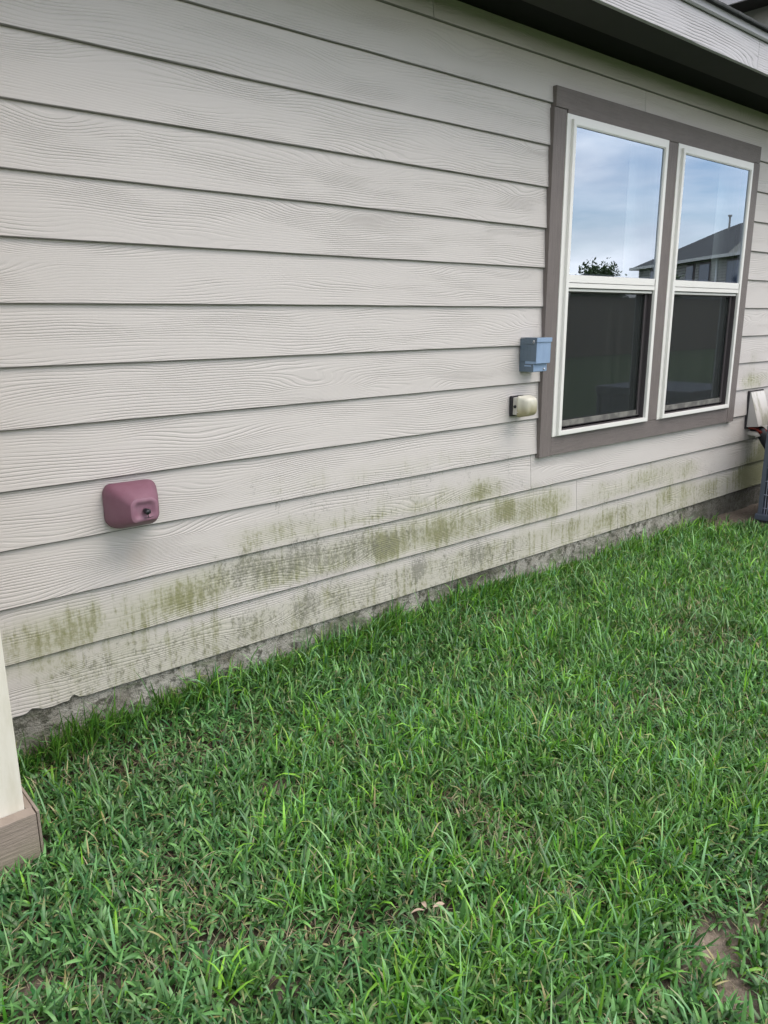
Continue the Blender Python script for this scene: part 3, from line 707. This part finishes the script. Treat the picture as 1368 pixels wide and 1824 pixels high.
ln = empty('refrigerant_lines', 'black foam-wrapped refrigerant lines with red wire and white pipe below the vent hood', 'pipes')
bm = bmesh.new(); tube(bm, [(5.50, .02, .42), (5.485, -.06, .415), (5.49, -.10, .36), (5.52, -.14, .29), (5.55, -.20, .20), (5.56, -.25, .12), (5.60, -.34, .06)], [.030, .034, .036, .038, .034, .036, .034], 12)
tube(bm, [(5.56, .02, .40), (5.55, -.05, .40), (5.555, -.11, .34), (5.58, -.18, .24), (5.62, -.26, .14)], [.02, .022, .025, .022, .024], 10); link('foam_sleeve', bm, 'foam_black', ln, True)
bm = bmesh.new(); tube(bm, [(5.445, .02, .405), (5.445, -.055, .402), (5.445, -.064, .382)], [.018, .018, .019], 14); link('white_pipe', bm, 'pvc', ln, True)
bm = bmesh.new()
for i in range(7): tube(bm, [(5.42 + .02 * i, .01, .445 - .004 * (i % 3)), (5.43 + .018 * i, -.05, .44), (5.45 + .012 * i, -.075 - .004 * i, .415), (5.47 + .01 * i, -.06, .39)], .0065, 8)
link('red_wire', bm, 'red', ln, True)

pad = link('condenser_pad', B(5.06, 6.2, -1.25, -.13, -.30, -.135, bev=.012), 'pad'); tag(pad, 'dusty concrete pad under the slate-blue condenser in the right corner', 'concrete pad')
ac = empty('air_conditioner', 'slate-blue condenser unit with wire guard standing at the far right edge', 'air conditioner')
AX0, AX1, AY0, AY1, AZ0, AZ1 = 5.132, 5.882, -1.00, -.25, -.115, .66
link('coil', B(AX0 + .02, AX1 - .02, AY0 + .02, AY1 - .02, AZ0 + .03, AZ1 - .02), 'ac_fin', ac)
for x in (AX0, AX1 - .03):
    for y in (AY0, AY1 - .03): link('corner_post', B(x, x + .03, y, y + .03, AZ0 + .03, AZ1 - .02, bev=.004), 'ac', ac)
link('base_pan', B(AX0 - .012, AX1 + .012, AY0 - .012, AY1 + .012, AZ0, AZ0 + .04, bev=.006), 'ac', ac)
link('top_cover', B(AX0 - .01, AX1 + .01, AY0 - .01, AY1 + .01, AZ1 - .03, AZ1 + .03, bev=.01), 'ac', ac)
bm = bmesh.new()
for y in np.arange(AY0 + .045, AY1 - .03, .0165): box(bm, AX0 + .002, AX0 + .006, y, y + .0035, AZ0 + .04, AZ1 - .03)
for x in np.arange(AX0 + .045, AX1 - .03, .0165): box(bm, x, x + .0035, AY0 + .002, AY0 + .006, AZ0 + .04, AZ1 - .03)
for z in np.arange(AZ0 + .08, AZ1 - .05, .09):
    box(bm, AX0 - .0015, AX0 + .0018, AY0 + .03, AY1 - .03, z, z + .004); box(bm, AX0 + .03, AX1 - .03, AY0 - .0015, AY0 + .0018, z, z + .004)
link('wire_guard', bm, 'ac_wire', ac)
for x, y in ((AX0 + .03, AY0 + .03), (AX0 + .03, AY1 - .03), (AX1 - .03, AY0 + .03), (AX1 - .03, AY1 - .03)):
    link('foot', B(x - .035, x + .035, y - .035, y + .035, -.1355, AZ0, bev=.003), 'gasket', ac)

# ------------------------------------------------------------ grass
def inpoly(x, y, P_):
    r = np.zeros(len(x), bool); n = len(P_)
    for i in range(n):
        x1, y1 = P_[i]; x2, y2 = P_[(i + 1) % n]
        c = ((y1 > y) != (y2 > y)) & (x < (x2 - x1) * (y - y1) / (y2 - y1 + 1e-12) + x1); r ^= c
    return r
VIS = [(.0, -.7), (1.35, -2.35), (2.4, -2.0), (6.2, -.35), (6.2, 0), (.3, 0), (.0, -.3)]
def scatter(n, rect):
    x = rs.uniform(rect[0], rect[1], n); y = rs.uniform(rect[2], rect[3], n); return x, y
def blocked(x, y):
    return ((x < .47) & (y > -.507) & (x > -2.6)) | ((x < .39) & (y > -.52)) | ((x > 5.04) & (y > -1.27) & (x < 6.27)) | (y > -.004)
def blades(x, y, L_, w, tilt, bend, az, col, basez=0.0):
    """vectorised blades: 4 rings of three vertices in a shallow V and a tip"""
    n = len(x); z = gh(x, y) - .004 + basez; NR = 5
    hd_ = np.stack([np.cos(az), np.sin(az)], 1); sd_ = np.stack([-np.sin(az), np.cos(az)], 1)
    tw = rs.normal(0, .35, n)
    p = np.stack([x, y, z], 1); V = []; th = tilt.copy(); seg = L_ / 4
    widths = [.72, 1.0, .92, .62]
    for i in range(4):
        w_ = w * widths[i] * .5
        tdir = np.stack([hd_[:, 0] * np.sin(th), hd_[:, 1] * np.sin(th), np.cos(th)], 1)
        side = np.stack([sd_[:, 0], sd_[:, 1], np.zeros(n)], 1); nrm = np.cross(side, tdir)
        a = tw * (i / 3.0 + .3); sd2 = side * np.cos(a)[:, None] + nrm * np.sin(a)[:, None]; nn = np.cross(sd2, tdir)
        V += [p - sd2 * w_[:, None], p + nn * (w_ * -.28)[:, None], p + sd2 * w_[:, None]]
        p = p + tdir * seg[:, None]; th = th + bend * (.6 + .4 * i)
    V.append(p)
    V = np.stack(V, 1)                                   # n,13,3
    b = (np.arange(n) * 13)[:, None]
    q = []; 
    for i in range(3):
        o = i * 3; q += [[o, o + 1, o + 4, o + 3], [o + 1, o + 2, o + 5, o + 4]]
    Q = (b[:, :, None] + np.array(q)[None]).reshape(-1, 4); T = (b[:, :, None] + np.array([[9, 10, 12], [10, 11, 12]])[None]).reshape(-1, 3)
    colv = np.repeat(col[:, None, :], 13, 1)
    # blade base a little paler, tips now and then brown
    base_c = np.array([.10, .17, .055]); f = np.array([.45] * 3 + [.12] * 3 + [0.] * 7)[None, :, None]
    colv = colv * (1 - f) + base_c * f
    tipb = (rs.rand(n) < .10)[:, None, None] * np.array([0.] * 9 + [.35] * 3 + [.9])[None, :, None]
    colv = colv * (1 - tipb) + np.array([.38, .31, .16]) * tipb
    return V.reshape(-1, 3), Q, T, colv.reshape(-1, 3)
def build(name, parts, mat='grass'):
    off = 0; Vs, Qs, Ts, Cs = [], [], [], []
    for v, q, t, c in parts: Vs.append(v); Qs.append(q + off); Ts.append(t + off); Cs.append(c); off += len(v)
    V = np.concatenate(Vs); Q = np.concatenate(Qs); T = np.concatenate(Ts); Cc = np.concatenate(Cs)
    me = bpy.data.meshes.new(name); me.vertices.add(len(V)); me.vertices.foreach_set('co', V.astype('f').ravel())
    li = np.concatenate([Q.ravel(), T.ravel()]); me.loops.add(len(li)); me.loops.foreach_set('vertex_index', li.astype('i'))
    me.polygons.add(len(Q) + len(T)); st = np.concatenate([np.arange(len(Q)) * 4, len(Q) * 4 + np.arange(len(T)) * 3])
    me.polygons.foreach_set('loop_start', st.astype('i')); me.update(calc_edges=True)
    me.polygons.foreach_set('use_smooth', np.ones(len(Q) + len(T), bool))
    ca = me.color_attributes.new('tint', 'FLOAT_COLOR', 'POINT'); ca.data.foreach_set('color', np.concatenate([Cc, np.ones((len(Cc), 1))], 1).astype('f').ravel())
    me.materials.append(MAT[mat]); o = bpy.data.objects.new(name, me); C.objects.link(o); return o
def lerp(a, b, t): return np.array(a)[None] * (1 - t[:, None]) + np.array(b)[None] * t[:, None]
parts = []
def layer(n, rect, kind, wide=1.0, vis=True):
    x, y = scatter(n, rect)
    k = ~blocked(x, y)
    k &= inpoly(x, y, VIS) if vis else ~inpoly(x, y, VIS)
    x, y = x[k], y[k]; br = bare(x, y); dt = dirt(x, y)
    # lush: the long, bright grass (right, far and along the wall); short: flat blue-green runners in the near left
    wall = np.exp(-(np.abs(y) / .12) ** 2)
    pn = vnoise(x, y, 2.6, 4); pn2 = vnoise(x, y, 6.5, 8)
    lush = np.clip(.12 + .50 * np.clip((x - .9) / 1.2, 0, 1) + (pn - .5) * 1.1 + .55 * wall + .9 * mound(x, y) - .6 * trough(x, y), 0, 1)
    thin = np.clip((vnoise(x, y, 4.0, 15) - .64) * 3.0, 0, 1); thin = np.maximum(thin, .8 * np.exp(-((x - 2.36) / .22) ** 2 - ((y + 1.08) / .14) ** 2)); thin = np.maximum(thin, trough(x, y)) * (1 - .8 * mound(x, y))
    keep = rs.rand(len(x)) > np.maximum(np.clip(br * 1.15, 0, .93), np.clip(dt * 1.3, 0, .985))
    if kind == 'leaf': keep &= rs.rand(len(x)) > .20 * thin
    if kind == 'tall': keep &= rs.rand(len(x)) < (.12 + .88 * lush) * (1 - .8 * thin)
    if kind == 'long': keep &= rs.rand(len(x)) < .12 + .88 * lush
    if kind == 'dry': keep &= rs.rand(len(x)) < .25 + .75 * np.maximum(thin, np.clip(bare(x, y) * 3, 0, 1))
    x, y, lush, pn2, thin, wall = x[keep], y[keep], lush[keep], pn2[keep], thin[keep], wall[keep]; n = len(x)
    az = rs.uniform(0, 2 * np.pi, n)
    if kind == 'leaf':
        L_ = rs.uniform(.026, .070, n) * (1 + .30 * lush) * (1 - .35 * thin); w = rs.uniform(.0050, .0105, n); tilt = rs.uniform(.35, 1.45, n); bend = rs.normal(.12, .18, n)
        c = lerp((.028, .125, .034), (.175, .370, .115), rs.rand(n)) * (1 - .0 * lush[:, None]); c = c * (1 - .45 * lush[:, None]) + lerp((.045, .175, .018), (.205, .430, .045), rs.rand(n)) * .45 * lush[:, None]
        zz = rs.uniform(0, .022, n)
    elif kind == 'tall':
        L_ = rs.uniform(.055, .115, n) * (1 + .30 * wall) * (.6 + .7 * pn2); w = rs.uniform(.0042, .0082, n); tilt = np.abs(rs.normal(.35, .30, n)); bend = rs.normal(.26, .20, n)
        c = lerp((.038, .165, .016), (.215, .455, .045), rs.rand(n)); m_ = rs.rand(n) < .35; c[m_] = lerp((.055, .175, .075), (.210, .400, .170), rs.rand(m_.sum()))
        zz = np.zeros(n)
    elif kind == 'long':
        L_ = rs.uniform(.10, .18, n); w = rs.uniform(.0034, .0056, n); tilt = np.abs(rs.normal(.35, .25, n)); bend = rs.normal(.28, .14, n)
        c = lerp((.08, .22, .08), (.24, .44, .17), rs.rand(n)); zz = np.zeros(n)
    else:
        L_ = rs.uniform(.02, .07, n); w = rs.uniform(.0010, .0024, n); tilt = rs.uniform(.7, 1.5, n); bend = rs.normal(.1, .3, n)
        c = lerp((.18, .125, .075), (.52, .44, .30), rs.rand(n) ** 1.3); zz = rs.uniform(0, .026, n) + .012 * thin
    c = c * (.80 + .4 * pn2[:, None]) * rs.uniform(.42, 1.30, n)[:, None]
    # a few yellowed blades
    if kind in ('leaf', 'tall'):
        m_ = rs.rand(n) < .016 + .06 * thin; w = np.where(m_, w * .6, w); c[m_] = lerp((.30, .27, .10), (.42, .38, .20), rs.rand(m_.sum()))
    parts.append(blades(x, y, L_, w * wide, tilt, bend, az, c, zz))
RV = (0, 6.3, -2.4, 0); A_ = 6.3 * 2.4
layer(int(A_ * 10500), RV, 'leaf'); layer(int(A_ * 5000), RV, 'tall'); layer(int(A_ * 4600), RV, 'dry'); layer(int(A_ * 420), RV, 'long')
RO = (-1.5, 7.5, -4.6, 0); A_ = 9 * 4.6
layer(int(A_ * 1500), RO, 'leaf', 2.2, False); layer(int(A_ * 1200), RO, 'tall', 1.8, False)
# taller fringe against the foundation
NF = 5600; x = rs.uniform(.47, 4.85, NF); y = -np.abs(rs.normal(.012, .05, NF)) - .006; k = (vnoise(x, y * 0, 7, 3) + .3 * rs.rand(NF)) > .50; x, y = x[k], y[k]; n = len(x); tuft = np.clip((vnoise(x, y * 0, 5, 6) - .45) * 4, 0, 1)
parts.append(blades(x, y, rs.uniform(.06, .135, n) * (.75 + .6 * tuft) * (1 - .25 * np.clip((x - 1.5) / 3, 0, 1)), rs.uniform(.0036, .0066, n), np.abs(rs.normal(.30, .25, n)), rs.normal(.16, .13, n), rs.uniform(-2.8, -.3, n), lerp((.055, .180, .032), (.180, .380, .060), rs.rand(n)) * rs.uniform(.6, 1.2, n)[:, None]))
x = rs.uniform(.5, 4.6, 110); y = -rs.uniform(.01, .14, 110); n = 110
parts.append(blades(x, y, rs.uniform(.12, .21, n), rs.uniform(.0036, .0056, n), np.abs(rs.normal(.2, .15, n)), rs.normal(.18, .12, n), rs.uniform(0, 6.28, n), lerp((.045, .130, .040), (.120, .250, .070), rs.rand(n))))
gobj = build('grass', parts); tag(gobj, 'thick uneven lawn grass with dry thatch along the wall', 'grass', kind='stuff')

# fallen leaves
def leaf(px, py, az, ln_, wd, tilt):
    bm = bmesh.new(); n = 7; ce = []
    for i in range(n):
        t = i / (n - 1); w_ = wd * math.sin(math.pi * (t * .93 + .04)) ** .8; cz = .006 * math.sin(t * 3)
        ce.append([bm.verts.new((t * ln_ - ln_ / 2, -w_, cz + .003)), bm.verts.new((t * ln_ - ln_ / 2, 0, cz)), bm.verts.new((t * ln_ - ln_ / 2, w_, cz + .003))])
    for i in range(n - 1):
        for j in range(2): bm.faces.new((ce[i][j], ce[i + 1][j], ce[i + 1][j + 1], ce[i][j + 1]))
    o = link('fallen_leaf', bm, 'dead', None, True); o.location = (px, py, float(gh(px, py)) + .052); o.rotation_euler = (tilt, .15, az); return o
for (a_, lab) in (((1.035, -1.305, 2.6, .034, .0055, .3), 'tan dead leaf lying leftmost of three on the near grass'), ((1.062, -1.300, 1.2, .026, .005, -.3), 'tan dead leaf standing up between two flat ones on the near grass'), ((1.085, -1.322, -.2, .032, .0055, .2), 'tan dead leaf lying rightmost of three on the near grass')):
    tag(leaf(*a_), lab, 'leaf', 'fallen leaves on the grass')

# ------------------------------------------------------------ what the panes reflect: neighbouring house, trees, fence
nb = empty('neighbour_house', 'two-storey beige house with dark hip roof mirrored in the right-hand pane', 'house')
A0 = Vector((59.2, -34.7, 0)); dv = Vector((-.585, .811, 0)).normalized(); nv = Vector((.811, .585, 0)).normalized()
def P3(a, n, z): q = A0 + dv * a + nv * n; return Vector((q.x, q.y, z))
def nbox(bm, a0, a1, n0, n1, z0, z1):
    loft(bm, [[P3(a0, n0, z), P3(a1, n0, z), P3(a1, n1, z), P3(a0, n1, z)] for z in (z0, z1)]); bmesh.ops.recalc_face_normals(bm, faces=bm.faces)
bm = bmesh.new(); nbox(bm, .5, 26, .5, 11, -.3, 4.85); link('wall', bm, 'nb_wall', nb)
bm = bmesh.new()
for z in np.arange(3.2, 4.8, .19): nbox(bm, .48, 26.02, .47, .495, z, z + .02)
link('siding_seams', bm, 'soffit', nb)
bm = bmesh.new()
e = [P3(0, 0, 5.0), P3(26.5, 0, 5.0), P3(26.5, 11.5, 5.0), P3(0, 11.5, 5.0)]; r0, r1_ = P3(5.8, 5.75, 7.9), P3(20.7, 5.75, 7.9)
ev = [bm.verts.new(q) for q in e]; v0 = bm.verts.new(r0); v1 = bm.verts.new(r1_)
bm.faces.new((ev[0], ev[1], v1, v0)); bm.faces.new((ev[1], ev[2], v1)); bm.faces.new((ev[2], ev[3], v0, v1)); bm.faces.new((ev[3], ev[0], v0)); bm.faces.new(ev[::-1])
link('roof', bm, plain('hip_roof_shingle', (0.075, 0.078, 0.075), .9, .2, .2, 1.5), nb)
bm = bmesh.new(); g0 = [P3(15.2, 0, 5.0), P3(21, 0, 5.0), P3(18.1, 0, 6.2), P3(18.1, 3.0, 6.25)]; gv = [bm.verts.new(q) for q in g0]
bm.faces.new((gv[0], gv[1], gv[2])); bm.faces.new((gv[0], gv[2], gv[3])); bm.faces.new((gv[2], gv[1], gv[3])); link('gable', bm, 'nb_wall', nb)
bm = bmesh.new(); nbox(bm, -.1, 26.6, -.12, 0.0, 4.82, 5.02); nbox(bm, -.1, 0, -.12, 11.6, 4.82, 5.02); link('gutter', bm, 'offwhite', nb)
for a0, a1 in ((3.0, 5.4), (8.9, 9.9), (10.9, 12.3), (14.6, 16.6), (19.5, 21.5)):
    bm = bmesh.new(); nbox(bm, a0 - .12, a1 + .12, .42, .50, 3.1, 4.70); wf = link('window', bm, 'casing_h', nb)
    bm = bmesh.new(); nbox(bm, a0, a1, .39, .43, 3.2, 4.58); link('pane', bm, 'nb_glass', wf)
bm = bmesh.new(); nbox(bm, 13.2, 13.3, .38, .48, 0, 4.85); link('downspout', bm, 'white', nb)
pv = Vector((49.4 * 1.20, -21.9 * 1.20 - .5, 0)); bm = bmesh.new(); tube(bm, [(pv.x, pv.y, 6.2), (pv.x, pv.y, 8.3)], .07, 8); tube(bm, [(pv.x, pv.y, 8.3), (pv.x, pv.y, 8.42)], .14, 8)
link('flue', bm, 'nb_wall', nb)

def tree(px, py, rad, z0, z1, label, seed):
    rr = np.random.RandomState(seed); t = empty('tree', label, 'tree', 'trees mirrored in the window')
    bm = bmesh.new(); tube(bm, [(px, py, -.3), (px + .1, py, z0 * .6), (px, py, (z0 + z1) / 2)], [.22, .17, .07], 8)
    for k in range(7):
        a = k * 2.4; tube(bm, [(px, py, z0 * .8 + k * .2), (px + .6 * rad * math.cos(a), py + .6 * rad * math.sin(a), z0 + .3 * (z1 - z0) + k * .15)], [.08, .03], 6)
    link('trunk', bm, 'bark', t)
    n = 11000; cl = rr.normal(0, 1, (26, 3)); cl /= np.linalg.norm(cl, axis=1)[:, None]; cl *= rr.uniform(.35, .85, (26, 1))
    ci = rr.randint(0, 26, n); p = cl[ci] + rr.normal(0, .17, (n, 3)); cz = (z0 + z1) / 2
    p = p * np.array([rad, rad, (z1 - z0) / 2]) + np.array([px, py, cz])
    bm = bmesh.new()
    for q in p:
        a = Vector(rr.normal(0, 1, 3)).normalized(); b_ = a.orthogonal().normalized(); s = rr.uniform(.07, .15); q = Vector(q)
        bm.faces.new([bm.verts.new(q + a * s), bm.verts.new(q + b_ * s * .5), bm.verts.new(q - a * s), bm.verts.new(q - b_ * s * .5)])
    link('crown', bm, 'leaf', t)
tree(49.3, -31.0, 2.2, .6, 4.7, 'dark round tree mirrored low in the left-hand pane', 5)
tree(50.4, -26.5, 1.3, 1.2, 3.7, 'small green tree before the mirrored house in the right-hand pane', 9)
fn = empty('wooden_fence', 'long brown board fence across the lawn mirrored in the lower window screens', 'fence')
bm = bmesh.new()
for i in range(430):
    x = -12 + i * .146; box(bm, x, x + .138, -14.02, -14.0, -.3, 1.84 + .012 * math.sin(i * 2.1))
link('boards', bm, 'fence', fn)
bm = bmesh.new()
for z in (.1, 1.35): box(bm, -12, 50.8, -14.06, -14.021, z, z + .09)
link('rail', bm, 'fence', fn)
for i in range(26): link('post', B(-12 + i * 2.4, -11.9 + i * 2.4, -14.16, -14.061, -.3, 1.85), 'fence', fn)
